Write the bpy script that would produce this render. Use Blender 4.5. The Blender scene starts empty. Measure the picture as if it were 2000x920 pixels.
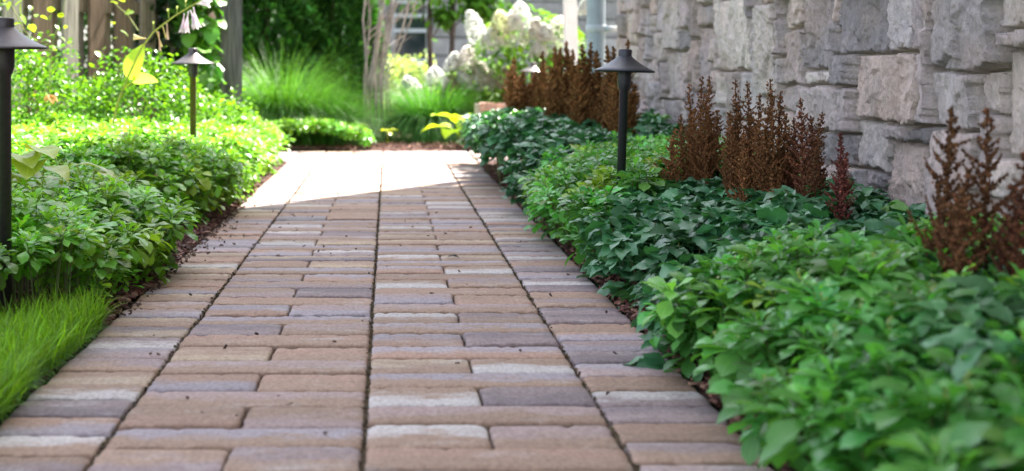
import bpy, math, random
import numpy as np
R = math.radians
rng = np.random.default_rng(7)
random.seed(7)
sc = bpy.context.scene
COL = sc.collection

# ---------------------------------------------------------------- camera, sky, sun, exposure
cam_d = bpy.data.cameras.new("camera"); cam = bpy.data.objects.new("camera", cam_d); COL.objects.link(cam)
cam.location = (0, 0, 0.60); cam.rotation_euler = (R(90), 0, 0)
cam_d.sensor_width = 36; cam_d.lens = 2650 / 2000 * 36
cam_d.shift_x = 0.121; cam_d.shift_y = -0.161
cam_d.clip_start = 0.05; cam_d.clip_end = 2000
cam_d.dof.use_dof = True; cam_d.dof.focus_distance = 3.7; cam_d.dof.aperture_fstop = 3.5
sc.camera = cam

SUN_AZ = math.atan2(1.0, 1.42)       # from +Y towards +X
SUN_EL = R(56)
world = bpy.data.worlds.new("World"); sc.world = world; world.use_nodes = True
wn = world.node_tree.nodes; wl = world.node_tree.links
bgn = wn["Background"]; bgn.inputs[1].default_value = 0.12
sky = wn.new("ShaderNodeTexSky"); sky.sky_type = 'NISHITA'; sky.sun_disc = False
sky.sun_elevation = SUN_EL; sky.sun_rotation = SUN_AZ; sky.air_density = 1.0; sky.dust_density = 2.0; sky.ozone_density = 1.0
hs = wn.new("ShaderNodeHueSaturation"); hs.inputs['Saturation'].default_value = 0.50
wl.new(sky.outputs[0], hs.inputs['Color']); wl.new(hs.outputs[0], bgn.inputs[0])
sd = bpy.data.lights.new("sun", 'SUN'); sd.energy = 5.0; sd.angle = R(0.55); sd.color = (1.0, 0.95, 0.86)
so = bpy.data.objects.new("sun", sd); COL.objects.link(so)
so.rotation_euler = (math.pi / 2 - SUN_EL, 0, -SUN_AZ + math.pi)
so.rotation_euler = (R(90) - SUN_EL, 0, math.pi - SUN_AZ)
so.location = (3, 4, 9)
sc.view_settings.view_transform = 'Standard'; sc.view_settings.look = 'None'
sc.view_settings.exposure = 2.3; sc.view_settings.gamma = 1.0
sc.render.resolution_x = 1024; sc.render.resolution_y = 471
sc.cycles.max_bounces = 8; sc.cycles.transparent_max_bounces = 4
sc.cycles.sample_clamp_indirect = 8

F = 2650.0
def P(x, y, z):                       # photo pixel at distance z along the path -> world point
    s = F / z
    return ((x - 758) / s, z, 0.6 - (y - 138) / s)

# ---------------------------------------------------------------- helpers
class Soup:
    """collects quads into one mesh with a colour attribute and a uv map"""
    def __init__(s): s.V = []; s.Fq = []; s.UV = []; s.C = []; s.C2 = []; s.n = 0
    def add(s, V, Fq, col, uv=None, col2=None):
        V = np.asarray(V, float).reshape(-1, 3); Fq = np.asarray(Fq, np.int64).reshape(-1, 4)
        s.V.append(V); s.Fq.append(Fq + s.n)
        c = np.asarray(col, float)
        if c.ndim == 1: c = np.tile(c, (len(V), 1))
        s.C.append(c[:, :3])
        c2 = c if col2 is None else np.asarray(col2, float)
        if c2.ndim == 1: c2 = np.tile(c2, (len(V), 1))
        s.C2.append(c2[:, :3])
        s.UV.append(np.zeros((len(V), 2)) if uv is None else uv)
        s.n += len(V)
    def build(s, name, mat, parent=None, smooth=True, origin=None):
        V = np.concatenate(s.V); Fq = np.concatenate(s.Fq); C = np.concatenate(s.C); UV = np.concatenate(s.UV); C2 = np.concatenate(s.C2)
        if origin is not None: V = V - np.asarray(origin, float)
        me = bpy.data.meshes.new(name)
        me.vertices.add(len(V)); me.vertices.foreach_set("co", V.astype(np.float32).ravel())
        me.loops.add(Fq.size); me.loops.foreach_set("vertex_index", Fq.astype(np.int32).ravel())
        me.polygons.add(len(Fq)); me.polygons.foreach_set("loop_start", np.arange(0, Fq.size, 4, dtype=np.int32))
        me.polygons.foreach_set("loop_total", np.full(len(Fq), 4, np.int32))
        me.polygons.foreach_set("use_smooth", np.full(len(Fq), bool(smooth)))
        a = me.attributes.new("Col", 'FLOAT_COLOR', 'POINT')
        a.data.foreach_set("color", np.c_[C, np.ones(len(C))].astype(np.float32).ravel())
        a = me.attributes.new("ColB", 'FLOAT_COLOR', 'POINT')
        a.data.foreach_set("color", np.c_[C2, np.ones(len(C2))].astype(np.float32).ravel())
        u = me.uv_layers.new(name="UVMap"); u.data.foreach_set("uv", UV[Fq.ravel()].astype(np.float32).ravel())
        me.update(calc_edges=True); me.validate()
        me.materials.append(mat)
        o = bpy.data.objects.new(name, me); COL.objects.link(o)
        if parent is not None: o.parent = parent
        elif origin is not None: o.location = origin
        return o

def tag(o, label=None, cat=None, group=None, kind=None):
    if label: o["label"] = label
    if cat: o["category"] = cat
    if group: o["group"] = group
    if kind: o["kind"] = kind
    return o
def empty(name, loc, label=None, cat=None, group=None):
    o = bpy.data.objects.new(name, None); o.empty_display_size = .1; COL.objects.link(o); o.location = loc
    return tag(o, label, cat, group)
def struct(o): o["kind"] = "structure"; return o

def rotm(a): return np.array([[math.cos(a), -math.sin(a)], [math.sin(a), math.cos(a)]])

def box(S, c, size, col, rz=0.0, jit=0.0, tilt=0.0):
    x, y, z = np.asarray(size) / 2
    V = np.array([[-x, -y, -z], [x, -y, -z], [x, y, -z], [-x, y, -z], [-x, -y, z], [x, -y, z], [x, y, z], [-x, y, z]], float)
    if tilt: t = rotm(tilt); V[:, [0, 2]] = V[:, [0, 2]] @ t.T
    if rz: V[:, :2] = V[:, :2] @ rotm(rz).T
    if jit: V += rng.normal(0, jit, V.shape)
    S.add(V + np.asarray(c), [[0, 3, 2, 1], [4, 5, 6, 7], [0, 1, 5, 4], [1, 2, 6, 5], [2, 3, 7, 6], [3, 0, 4, 7]], col)

def tube(S, pts, rad, col, n=6):
    pts = np.asarray(pts, float); m = len(pts); rad = np.broadcast_to(rad, (m,))
    T = np.gradient(pts, axis=0); T /= np.linalg.norm(T, axis=1)[:, None] + 1e-9
    ref = np.array([0.3, 0.9, 0.1]) if abs(T[0][2]) > .7 else np.array([0, 0, 1.])
    A = np.cross(T, ref); A /= np.linalg.norm(A, axis=1)[:, None] + 1e-9
    B = np.cross(T, A)
    th = np.arange(n) * 2 * math.pi / n
    V = pts[:, None] + rad[:, None, None] * (A[:, None] * np.cos(th)[None, :, None] + B[:, None] * np.sin(th)[None, :, None])
    Fq = []
    for i in range(m - 1):
        for j in range(n):
            k = (j + 1) % n
            Fq.append([i * n + j, i * n + k, (i + 1) * n + k, (i + 1) * n + j])
    c = np.asarray(col, float)
    if c.ndim == 2: c = np.repeat(c, n, axis=0)
    S.add(V.reshape(-1, 3), Fq, c)

def lathe(S, prof, col, c=(0, 0, 0), n=40):
    th = np.arange(n) * 2 * math.pi / n
    V = np.array([[r * math.cos(t), r * math.sin(t), z] for r, z in prof for t in th]) + np.asarray(c)
    Fq = [[i * n + j, i * n + (j + 1) % n, (i + 1) * n + (j + 1) % n, (i + 1) * n + j] for i in range(len(prof) - 1) for j in range(n)]
    S.add(V, Fq, col)

# leaves: profile = list of (t, halfwidth)
PACHY = [(0, .10), (.2, .16), (.42, .55), (.6, .92), (.70, 1.0), (.74, .86), (.84, .82), (.87, .6), (1, .02)]
OVATE = [(0, .06), (.08, .55), (.22, .95), (.27, .86), (.42, 1.0), (.47, .84), (.62, .80), (.67, .62), (.82, .42), (.86, .28), (1, .01)]
SMALL = [(0, .1), (.3, .85), (.65, .95), (1, .05)]
ROUND = [(0, .15), (.15, .75), (.4, 1.0), (.65, .85), (.85, .45), (1, .02)]
LANCE = [(0, .08), (.25, .8), (.55, .9), (1, .02)]
def leaves(S, pos, az, pitch, L, W, col, prof=SMALL, droop=.6, fold=.25, roll=0.0, wave=0.0):
    pos = np.asarray(pos, float); N = len(pos)
    bc = lambda a: np.broadcast_to(np.asarray(a, float), (N,))
    az, pitch, L, W, droop, fold, roll = map(bc, (az, pitch, L, W, droop, fold, roll))
    t = np.array([p[0] for p in prof]); hw = np.array([p[1] for p in prof]); S_ = len(t)
    ang = pitch[:, None] - droop[:, None] * t[None]
    dt = np.diff(t); mid = (ang[:, 1:] + ang[:, :-1]) / 2
    f = np.concatenate([np.zeros((N, 1)), np.cumsum(np.cos(mid) * dt, 1)], 1) * L[:, None]
    z = np.concatenate([np.zeros((N, 1)), np.cumsum(np.sin(mid) * dt, 1)], 1) * L[:, None]
    V = np.zeros((N, S_, 3, 3))                  # local: forward, side, up
    nx, nz = -np.sin(ang), np.cos(ang)
    w = W[:, None] / 2 * hw[None]
    for k, sg in enumerate((-1, 0, 1)):
        side = sg * w * np.cos(fold)[:, None]; up = abs(sg) * w * np.sin(fold)[:, None]
        if wave and sg: up = up + wave * w * np.sin(t[None] * 9 + sg * 1.3 + az[:, None] * 7)
        sd_ = side * np.cos(roll)[:, None] - up * np.sin(roll)[:, None]
        u_ = side * np.sin(roll)[:, None] + up * np.cos(roll)[:, None]
        V[:, :, k, 0] = f + nx * u_; V[:, :, k, 1] = sd_; V[:, :, k, 2] = z + nz * u_
    ca, sa = np.cos(az)[:, None, None], np.sin(az)[:, None, None]
    X = V[..., 0] * ca - V[..., 1] * sa; Y = V[..., 0] * sa + V[..., 1] * ca
    V = np.stack([X, Y, V[..., 2]], -1) + pos[:, None, None]
    base = []
    for i in range(S_ - 1):
        for k in range(2):
            base.append([i * 3 + k, i * 3 + k + 1, (i + 1) * 3 + k + 1, (i + 1) * 3 + k])
    Fq = np.asarray(base)[None] + (np.arange(N) * S_ * 3)[:, None, None]
    uv = np.zeros((S_, 3, 2)); uv[:, :, 0] = t[:, None]; uv[:, :, 1] = np.array([0, .5, 1])[None]
    uv = np.broadcast_to(uv[None], (N, S_, 3, 2)).reshape(-1, 2)
    c = np.asarray(col, float)
    if c.ndim == 1: c = np.tile(c, (N, 1))
    S.add(V.reshape(-1, 3), Fq.reshape(-1, 4), np.repeat(c, S_ * 3, axis=0), uv)

def cvar(base, N, v=.25, hue=.1):
    b = np.asarray(base, float)[None] * np.exp(rng.normal(0, v, (N, 1)))
    b = b * np.exp(rng.normal(0, hue, (N, 3)) * np.array([1, .3, .8]))
    return np.clip(b, .003, .9)

# smooth value noise on numpy grids
_lat = rng.random((256, 256))
def vnoise(x, y, sx, sy, seed=0):
    x = x / sx + 17.3 * seed; y = y / sy + 9.1 * seed
    xi = np.floor(x).astype(int); yi = np.floor(y).astype(int); fx = x - xi; fy = y - yi
    fx = fx * fx * (3 - 2 * fx); fy = fy * fy * (3 - 2 * fy)
    g = lambda a, b: _lat[a & 255, b & 255]
    return (g(xi, yi) * (1 - fx) + g(xi + 1, yi) * fx) * (1 - fy) + (g(xi, yi + 1) * (1 - fx) + g(xi + 1, yi + 1) * fx) * fy

# ---------------------------------------------------------------- materials
def newmat(name):
    m = bpy.data.materials.new(name); m.use_nodes = True
    nt = m.node_tree; b = nt.nodes["Principled BSDF"]
    return m, nt, nt.nodes, nt.links, b
def attr(nd, name="Col"):
    a = nd.new("ShaderNodeAttribute"); a.attribute_name = name; return a
def noise(nd, lk, scale, detail=4, vec=None, rough=.55):
    n = nd.new("ShaderNodeTexNoise"); n.inputs['Scale'].default_value = scale; n.inputs['Detail'].default_value = detail
    n.inputs['Roughness'].default_value = rough
    if vec is not None: lk.new(vec, n.inputs['Vector'])
    return n
def objvec(nd, lk, sc_=(1, 1, 1)):
    t = nd.new("ShaderNodeTexCoord"); m = nd.new("ShaderNodeMapping"); m.inputs['Scale'].default_value = sc_
    lk.new(t.outputs['Object'], m.inputs['Vector']); return m.outputs[0]
def ramp(nd, lk, src, a, b, va=0., vb=1.):
    r = nd.new("ShaderNodeMapRange"); r.inputs['From Min'].default_value = a; r.inputs['From Max'].default_value = b
    r.inputs['To Min'].default_value = va; r.inputs['To Max'].default_value = vb; lk.new(src, r.inputs['Value']); return r.outputs[0]
def mix(nd, lk, fac, a, b, mode='MIX'):
    m = nd.new("ShaderNodeMix"); m.data_type = 'RGBA'; m.blend_type = mode
    if isinstance(fac, float): m.inputs[0].default_value = fac
    else: lk.new(fac, m.inputs[0])
    for i, v in ((6, a), (7, b)):
        if isinstance(v, (tuple, list)): m.inputs[i].default_value = (*v[:3], 1)
        else: lk.new(v, m.inputs[i])
    return m.outputs[2]
def math_(nd, lk, op, a, b=None):
    m = nd.new("ShaderNodeMath"); m.operation = op
    for i, v in ((0, a), (1, b)):
        if v is None: continue
        if isinstance(v, (int, float)): m.inputs[i].default_value = v
        else: lk.new(v, m.inputs[i])
    return m.outputs[0]
def bump(nd, lk, b, h, strength, dist):
    n = nd.new("ShaderNodeBump"); n.inputs['Strength'].default_value = strength; n.inputs['Distance'].default_value = dist
    lk.new(h, n.inputs['Height']); lk.new(n.outputs[0], b.inputs['Normal']); return n

def leafmat(name, rough=.42, trans=.35, veins=1.0, tint=(1.25, 1.35, .5), spec=.5):
    m, nt, nd, lk, b = newmat(name)
    a = attr(nd)
    uv = nd.new("ShaderNodeUVMap"); sp = nd.new("ShaderNodeSeparateXYZ"); lk.new(uv.outputs[0], sp.inputs[0])
    v = math_(nd, lk, 'ABSOLUTE', math_(nd, lk, 'SUBTRACT', sp.outputs[1], .5))
    midrib = ramp(nd, lk, v, 0.0, .05, 1, 0)
    q = math_(nd, lk, 'SUBTRACT', math_(nd, lk, 'MULTIPLY', sp.outputs[0], 7.0), math_(nd, lk, 'MULTIPLY', v, 5.0))
    fr = math_(nd, lk, 'ABSOLUTE', math_(nd, lk, 'SUBTRACT', math_(nd, lk, 'FRACT', q), .5))
    side = ramp(nd, lk, fr, 0.0, .1, 1, 0)
    vein = math_(nd, lk, 'MAXIMUM', midrib, math_(nd, lk, 'MULTIPLY', side, .5))
    ns = noise(nd, lk, 60, 2, objvec(nd, lk))
    col = mix(nd, lk, ramp(nd, lk, ns.outputs[0], .3, .7, 0, .35), a.outputs[0], (.5, .5, .5), 'SOFT_LIGHT')
    vc = mix(nd, lk, 1.0, col, (1.5, 1.4, 1.3), 'MULTIPLY')
    col = mix(nd, lk, math_(nd, lk, 'MULTIPLY', vein, .6 * veins), col, vc)
    lk.new(col, b.inputs['Base Color']); b.inputs['Roughness'].default_value = rough
    b.inputs['Specular IOR Level'].default_value = spec
    if veins: bump(nd, lk, b, math_(nd, lk, 'SUBTRACT', 1.0, vein), .35, .0008)
    tr = nd.new("ShaderNodeBsdfTranslucent"); tc = mix(nd, lk, 1.0, col, tint, 'MULTIPLY'); lk.new(tc, tr.inputs[0])
    mx = nd.new("ShaderNodeMixShader"); mx.inputs[0].default_value = trans
    lk.new(b.outputs[0], mx.inputs[1]); lk.new(tr.outputs[0], mx.inputs[2])
    lk.new(mx.outputs[0], nd["Material Output"].inputs[0])
    return m
def plainmat(name, rough=.7, metal=0., nscale=30, nstr=.25, bumpd=.001, spec=.5, vec=(1, 1, 1)):
    m, nt, nd, lk, b = newmat(name)
    a = attr(nd); ns = noise(nd, lk, nscale, 5, objvec(nd, lk, vec))
    dark = mix(nd, lk, 1.0, a.outputs[0], (1 - nstr * 1.6,) * 3, 'MULTIPLY')
    light = mix(nd, lk, 1.0, a.outputs[0], (1 + nstr,) * 3, 'MULTIPLY')
    lk.new(mix(nd, lk, ramp(nd, lk, ns.outputs[0], .3, .7), dark, light), b.inputs['Base Color'])
    b.inputs['Roughness'].default_value = rough; b.inputs['Metallic'].default_value = metal
    b.inputs['Specular IOR Level'].default_value = spec
    bump(nd, lk, b, ns.outputs[0], .6, bumpd)
    return m

M = {}
M['leaf'] = leafmat('glossy_leaf', .27, .36, tint=(1.45, 1.45, .5))
M['matteleaf'] = leafmat('matte_leaf', .36, .25, tint=(1.1, 1.3, .5))
M['shrubleaf'] = leafmat('shrub_leaf', .30, .42, veins=0., tint=(1.5, 1.45, .45))
M['farleaf'] = leafmat('far_leaf', .6, .35, veins=0., spec=.3)
M['grass'] = leafmat('grass_blade', .45, .4, veins=0., tint=(1.2, 1.3, .4), spec=.35)
M['petal'] = leafmat('petal', .6, .62, veins=0., tint=(1, 1, 1), spec=.2)
M['plume'] = plainmat('dry_plume', .85, 0, 120, .35, .001, .2)
M['bark'] = plainmat('bark', .85, 0, 40, .35, .004, .2, (1, 1, .15))
M['chip'] = plainmat('mulch_chip', .75, 0, 60, .3, .001, .35)
M['metal'] = plainmat('bronze_metal', .42, .55, 90, .12, .0002, .5)
M['wood'] = plainmat('weathered_wood', .85, 0, 9, .35, .003, .2, (8, 8, .5))
M['paint'] = plainmat('painted_surface', .5, 0, 12, .06, .0003, .4)
M['siding'] = plainmat('siding', .7, 0, 5, .18, .002, .3)
M['roof'] = plainmat('roof_shingle', .9, 0, 14, .3, .006, .2)
M['glass'] = plainmat('dark_glass', .06, 0, 2, .05, .0001, .8)
M['brick'] = plainmat('brick', .85, 0, 30, .25, .003, .2)
M['mortar'] = plainmat('mortar', .9, 0, 30, .2, .003, .2)

# stone
m, nt, nd, lk, b = newmat('limestone'); M['stone'] = m
a = attr(nd); v0 = objvec(nd, lk); v1 = objvec(nd, lk, (1, 1, .35))
n1 = noise(nd, lk, 9, 6, v0, .65); n2 = noise(nd, lk, 55, 6, v1, .7); n3 = noise(nd, lk, 160, 4, v0, .75)
c1 = mix(nd, lk, ramp(nd, lk, n1.outputs[0], .35, .7), a.outputs[0], mix(nd, lk, 1.0, a.outputs[0], (1.28, 1.22, 1.16), 'MULTIPLY'))
c1 = mix(nd, lk, ramp(nd, lk, n2.outputs[0], .48, .72, 0, .75), c1, mix(nd, lk, 1.0, c1, (1.35, 1.35, 1.36), 'MULTIPLY'))
c1 = mix(nd, lk, ramp(nd, lk, n2.outputs[0], .42, .28, 0, .6), c1, mix(nd, lk, 1.0, c1, (.62, .60, .62), 'MULTIPLY'))
n4 = noise(nd, lk, 4, 4, objvec(nd, lk, (1, 1, .7)))
c1 = mix(nd, lk, ramp(nd, lk, n4.outputs[0], .58, .75, 0, .5), c1, (.50, .36, .27))
lk.new(c1, b.inputs['Base Color']); b.inputs['Roughness'].default_value = .9; b.inputs['Specular IOR Level'].default_value = .15
hsum = math_(nd, lk, 'ADD', n2.outputs[0], math_(nd, lk, 'MULTIPLY', n3.outputs[0], .35))
bump(nd, lk, b, hsum, 1.0, .022)

# pavers: two blended colours across each paver
m, nt, nd, lk, b = newmat('paver'); M['paver'] = m
a = attr(nd); a2 = attr(nd, "ColB")
uv = nd.new("ShaderNodeUVMap"); sp = nd.new("ShaderNodeSeparateXYZ"); lk.new(uv.outputs[0], sp.inputs[0])
wv = noise(nd, lk, 12, 6, objvec(nd, lk, (.6, 1.5, 1)), .72)
f = math_(nd, lk, 'ADD', sp.outputs[1], math_(nd, lk, 'MULTIPLY', math_(nd, lk, 'SUBTRACT', wv.outputs[0], .5), 2.0))
f = ramp(nd, lk, f, .34, .68)
c1 = mix(nd, lk, f, a.outputs[0], a2.outputs[0])
ef = noise(nd, lk, 7, 5, objvec(nd, lk, (.7, 2.2, 1)), .65)
c1 = mix(nd, lk, ramp(nd, lk, ef.outputs[0], .56, .74, 0, .55), c1, (.56, .52, .52))
g1 = noise(nd, lk, 120, 5, objvec(nd, lk, (1, .5, 1)), .8); g2 = noise(nd, lk, 28, 5, objvec(nd, lk))
c1 = mix(nd, lk, ramp(nd, lk, g1.outputs[0], .42, .60, 0, 1.0), c1, mix(nd, lk, 1.0, c1, (.68, .66, .64), 'MULTIPLY'))
c1 = mix(nd, lk, ramp(nd, lk, g2.outputs[0], .5, .75, 0, .5), c1, mix(nd, lk, 1.0, c1, (.72, .68, .64), 'MULTIPLY'))
lk.new(c1, b.inputs['Base Color']); b.inputs['Roughness'].default_value = .72; b.inputs['Specular IOR Level'].default_value = .4
hh = math_(nd, lk, 'ADD', g1.outputs[0], math_(nd, lk, 'MULTIPLY', g2.outputs[0], 2.5))
bump(nd, lk, b, hh, .7, .0024)

# soil / mulch sheet and joint sand, wide ground
def soilmat(name, c_a, c_b, scale, bd):
    m, nt, nd, lk, b = newmat(name)
    n_ = noise(nd, lk, scale, 8, objvec(nd, lk), .7); vo = nd.new("ShaderNodeTexVoronoi"); vo.inputs['Scale'].default_value = scale * 1.6
    lk.new(objvec(nd, lk, (1, .5, 1)), vo.inputs['Vector'])
    lk.new(mix(nd, lk, ramp(nd, lk, n_.outputs[0], .35, .65), c_a, c_b), b.inputs['Base Color'])
    b.inputs['Roughness'].default_value = .9; b.inputs['Specular IOR Level'].default_value = .2
    bump(nd, lk, b, math_(nd, lk, 'ADD', n_.outputs[0], vo.outputs[0]), .8, bd); return m
M['mulch'] = soilmat('mulch_soil', (.035, .018, .013), (.12, .055, .045), 45, .01)
M['joint'] = soilmat('joint_sand', (.08, .055, .035), (.15, .105, .065), 70, .003)
M['ground'] = soilmat('ground_grass', (.035, .06, .015), (.07, .11, .03), 3, .03)

# ================================================================ SETTING
def sheet(name, x0, x1, y0, y1, z, mat, nx=1, ny=1, amp=0.):
    xs = np.linspace(x0, x1, nx + 1); ys = np.linspace(y0, y1, ny + 1); X, Y = np.meshgrid(xs, ys)
    Z = np.full_like(X, z)
    if amp: Z = Z + amp * (vnoise(X, Y, .05, .05, 1) + .6 * vnoise(X, Y, .02, .02, 2) + 1.5 * vnoise(X, Y, .4, .4, 3) - 1.5)
    w = nx + 1
    i, j = np.meshgrid(np.arange(nx), np.arange(ny)); k = (j * w + i).ravel()
    S = Soup(); S.add(np.stack([X, Y, Z], -1).reshape(-1, 3), np.stack([k, k + 1, k + w + 1, k + w], -1), (.1, .08, .05))
    return struct(S.build(name, mat))
sheet('ground', -400, 400, -400, 400, -.06, M['ground'])
XL, XA, XB, XC, XD = -.665, -.459, -.039, .3775, .588
PATH_END = 10.15
sheet('path_bed', XL + .006, XD - .006, -1.5, PATH_END, -.013, M['joint'])
sheet('path_bed', XD + .001, 4.2, 9.0, PATH_END, -.013, M['joint'])
sheet('mulch_bed', -3.2, XL - .002, -1.5, 8.94, -.004, M['mulch'], 100, 410, .012)
sheet('mulch_bed', -3.2, -.945, 8.942, PATH_END, -.004, M['mulch'], 90, 50, .012)
sheet('path_bed', -.94, XL - .001, 8.945, PATH_END, -.013, M['joint'])
sheet('mulch_bed', XD + .002, 1.47, -1.5, 8.99, -.004, M['mulch'], 40, 450, .012)
sheet('mulch_bed', -3.2, 4.2, PATH_END + .004, 14.5, .006, M['mulch'], 180, 120, .02)

# path pavers
TAN = (.355, .23, .163); TAN2 = (.40, .245, .178); BUFF = (.46, .34, .24); MAUVE = (.30, .22, .215); PLUM = (.225, .17, .18)
GREY = (.25, .21, .215); LILAC = (.365, .305, .33); WHITE = (.56, .50, .48); PINK = (.40, .285, .265)
def paver(S, x0, x1, y0, y1, ca, cb, outer=(1, 1)):
    g = .0032; x0 += g * (rng.uniform(.4, 1.1) if outer[0] else .35); x1 -= g * (rng.uniform(.4, 1.1) if outer[1] else .35); y0 += g * rng.uniform(.6, 1.1); y1 -= g * rng.uniform(.6, 1.1)
    nx = max(3, int((x1 - x0) / .012)); ny = 4
    b_ = .005
    def edge(a, c, n): return np.r_[a, a + b_ * .4, np.linspace(a + b_ * 1.3, c - b_ * 1.3, n), c - b_ * .4, c]
    xs = edge(x0, x1, nx); ys = edge(y0, y1, 7); X, Y = np.meshgrid(xs, ys)
    Z = np.zeros_like(X)
    ex = np.minimum(X - x0, x1 - X); ey = np.minimum(Y - y0, y1 - Y); e = np.minimum(ex, ey)
    Z -= np.where(e < b_ * .2, .0125, np.where(e < b_ * .9, .0020, 0)) 
    tx, ty = rng.normal(0, .0035, 2); h = rng.normal(0, .0014); Z -= .006 * np.clip(1 - (ex + ey) / .016, 0, 1); Z -= .003 * np.clip(vnoise(X, Y, .014, .014, 8) - .62, 0, 1) * 4 * (e < b_ * 1.5)
    Z += h + (X - (x0 + x1) / 2) * tx + (Y - (y0 + y1) / 2) * ty * 2
    jitter = (vnoise(X, Y, .018, .018, 5) - .5) * .0045
    X = X + np.where(ex < b_, jitter, 0); Y = Y + np.where(ey < b_, (vnoise(X, Y, .018, .018, 6) - .5) * .0045, 0)
    U = (X - x0) / (x1 - x0); W = (Y - y0) / (y1 - y0)
    w = len(xs); i, j = np.meshgrid(np.arange(w - 1), np.arange(len(ys) - 1)); k = (j * w + i).ravel()
    ed_ = (e < b_ * .2).ravel()[:, None]; dirt = np.array((.12, .08, .055))
    CA = np.where(ed_, dirt, np.asarray(ca)[None]); CB = np.where(ed_, dirt, np.asarray(cb)[None])
    S.add(np.stack([X, Y, Z], -1).reshape(-1, 3), np.stack([k, k + 1, k + w + 1, k + w], -1), CA, np.stack([U, W], -1).reshape(-1, 2), CB)
def pick():
    o_ = [(TAN, TAN2), (TAN, BUFF), (TAN, WHITE), (TAN, MAUVE), (TAN2, LILAC), (MAUVE, PLUM), (GREY, LILAC), (MAUVE, WHITE), (PINK, LILAC), (BUFF, PLUM), (PINK, TAN)]
    ca, cb = o_[rng.choice(11, p=[.13, .10, .15, .13, .11, .08, .05, .09, .08, .03, .05])]
    if rng.random() < .5: ca, cb = cb, ca
    k = rng.uniform(.85, 1.15); return np.array(ca) * k, np.array(cb) * k
S = Soup()
def band(x0, x1, phase, ya, yb, border=False):
    y = ya + phase; i = 0
    while y < yb - .03:
        if border:
            d = .118 + rng.uniform(-.004, .004)
            if rng.random() < .12: d *= .8
            paver(S, x0, x1, y, min(y + d, yb), *pick())
        elif i % 2 == 0:
            d = .146; mid = (x0 + x1) / 2 + rng.normal(0, .002)
            paver(S, x0, mid, y, min(y + d, yb), *pick(), (1, 0)); paver(S, mid, x1, y, min(y + d, yb), *pick(), (0, 1))
        else:
            d = .119
            if rng.random() < .8: ca, cb = np.array(TAN) * rng.uniform(.9, 1.1), np.array((TAN2, PINK, LILAC)[int(rng.random() * 3)])
            else: ca, cb = pick()
            paver(S, x0, x1, y, min(y + d, yb), ca, cb)
        y += d; i += 1
y0 = 2.163 - .265 * 14
band(XB, XC, 0, y0, PATH_END); band(XA, XB, .119, y0, PATH_END)
band(XL, XA, .05, y0, PATH_END, True); band(XC, XD, .02, y0, PATH_END, True)
band(-.94, XL, .03, 8.95, PATH_END, True)
for xx in np.arange(XD + .01, 4.1, .21): band(xx, xx + .21, rng.uniform(0, .1), 8.98, PATH_END, True)
struct(S.build('path', M['paver']))

# mulch chips, stuff
def chips(name, pts, s0=.006, s1=.03, mat='chip', cols=((.13, .045, .035), (.20, .085, .06), (.075, .03, .025), (.26, .14, .10))):
    S = Soup(); N = len(pts); C = np.array(cols)[rng.integers(0, len(cols), N)] * rng.uniform(.6, 1.3, (N, 1))
    for p, c in zip(pts, C):
        l = rng.uniform(s0, s1); box(S, p, (l, l * rng.uniform(.2, .5), rng.uniform(.0015, .005)), c, rng.uniform(0, 6.3), .0008, rng.normal(0, .35))
    return tag(S.build(name, M[mat], smooth=False), kind='stuff')
def scatter(n, x0, x1, y0, y1, z0, z1): return np.c_[rng.uniform(x0, x1, n), rng.uniform(y0, y1, n), rng.uniform(z0, z1, n)]
pts = np.r_[scatter(6500, -1.0, XL + .004, 3.2, 7.0, .0, .014), scatter(2500, XD - .004, .82, 1.6, 4.2, 0, .014),
            scatter(900, XD - .003, .7, 4.2, 8.5, 0, .012), scatter(3500, -.9, 1.2, 10.15, 11.9, .01, .03)]
o = chips('mulch_chips', pts); tag(o, "dark red bark mulch chips along both bed edges", "mulch")
# crumbs on the pavers
pts = np.r_[scatter(26, -.64, -.3, 4.2, 6.2, .003, .004), scatter(75, -.66, .58, 2.1, 7.5, .003, .004), scatter(260, XL, XL + .035, 3.3, 6, .002, .006),
            scatter(60, XL, XL + .10, 4.3, 5.6, .002, .006)]
o = chips('path_litter', pts, .003, .013, cols=((.12, .07, .05), (.20, .12, .08), (.07, .04, .03)))
tag(o, "small brown bits of bark and dry leaf scattered on the pavers", "litter")
# moss and crumbs in the long joints
pts = []
for xj in (XA, XB, XC):
    n = 700; pts.append(np.c_[xj + rng.normal(0, .0036, n), rng.uniform(1.8, 8.5, n), rng.uniform(-.008, -.001, n)])
o = chips('joint_moss', np.concatenate(pts), .002, .007, cols=((.10, .07, .035), (.08, .08, .03), (.07, .05, .03), (.15, .10, .05)))
tag(o, "brown moss and grit filling the long joints between pavers", "moss")

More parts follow.
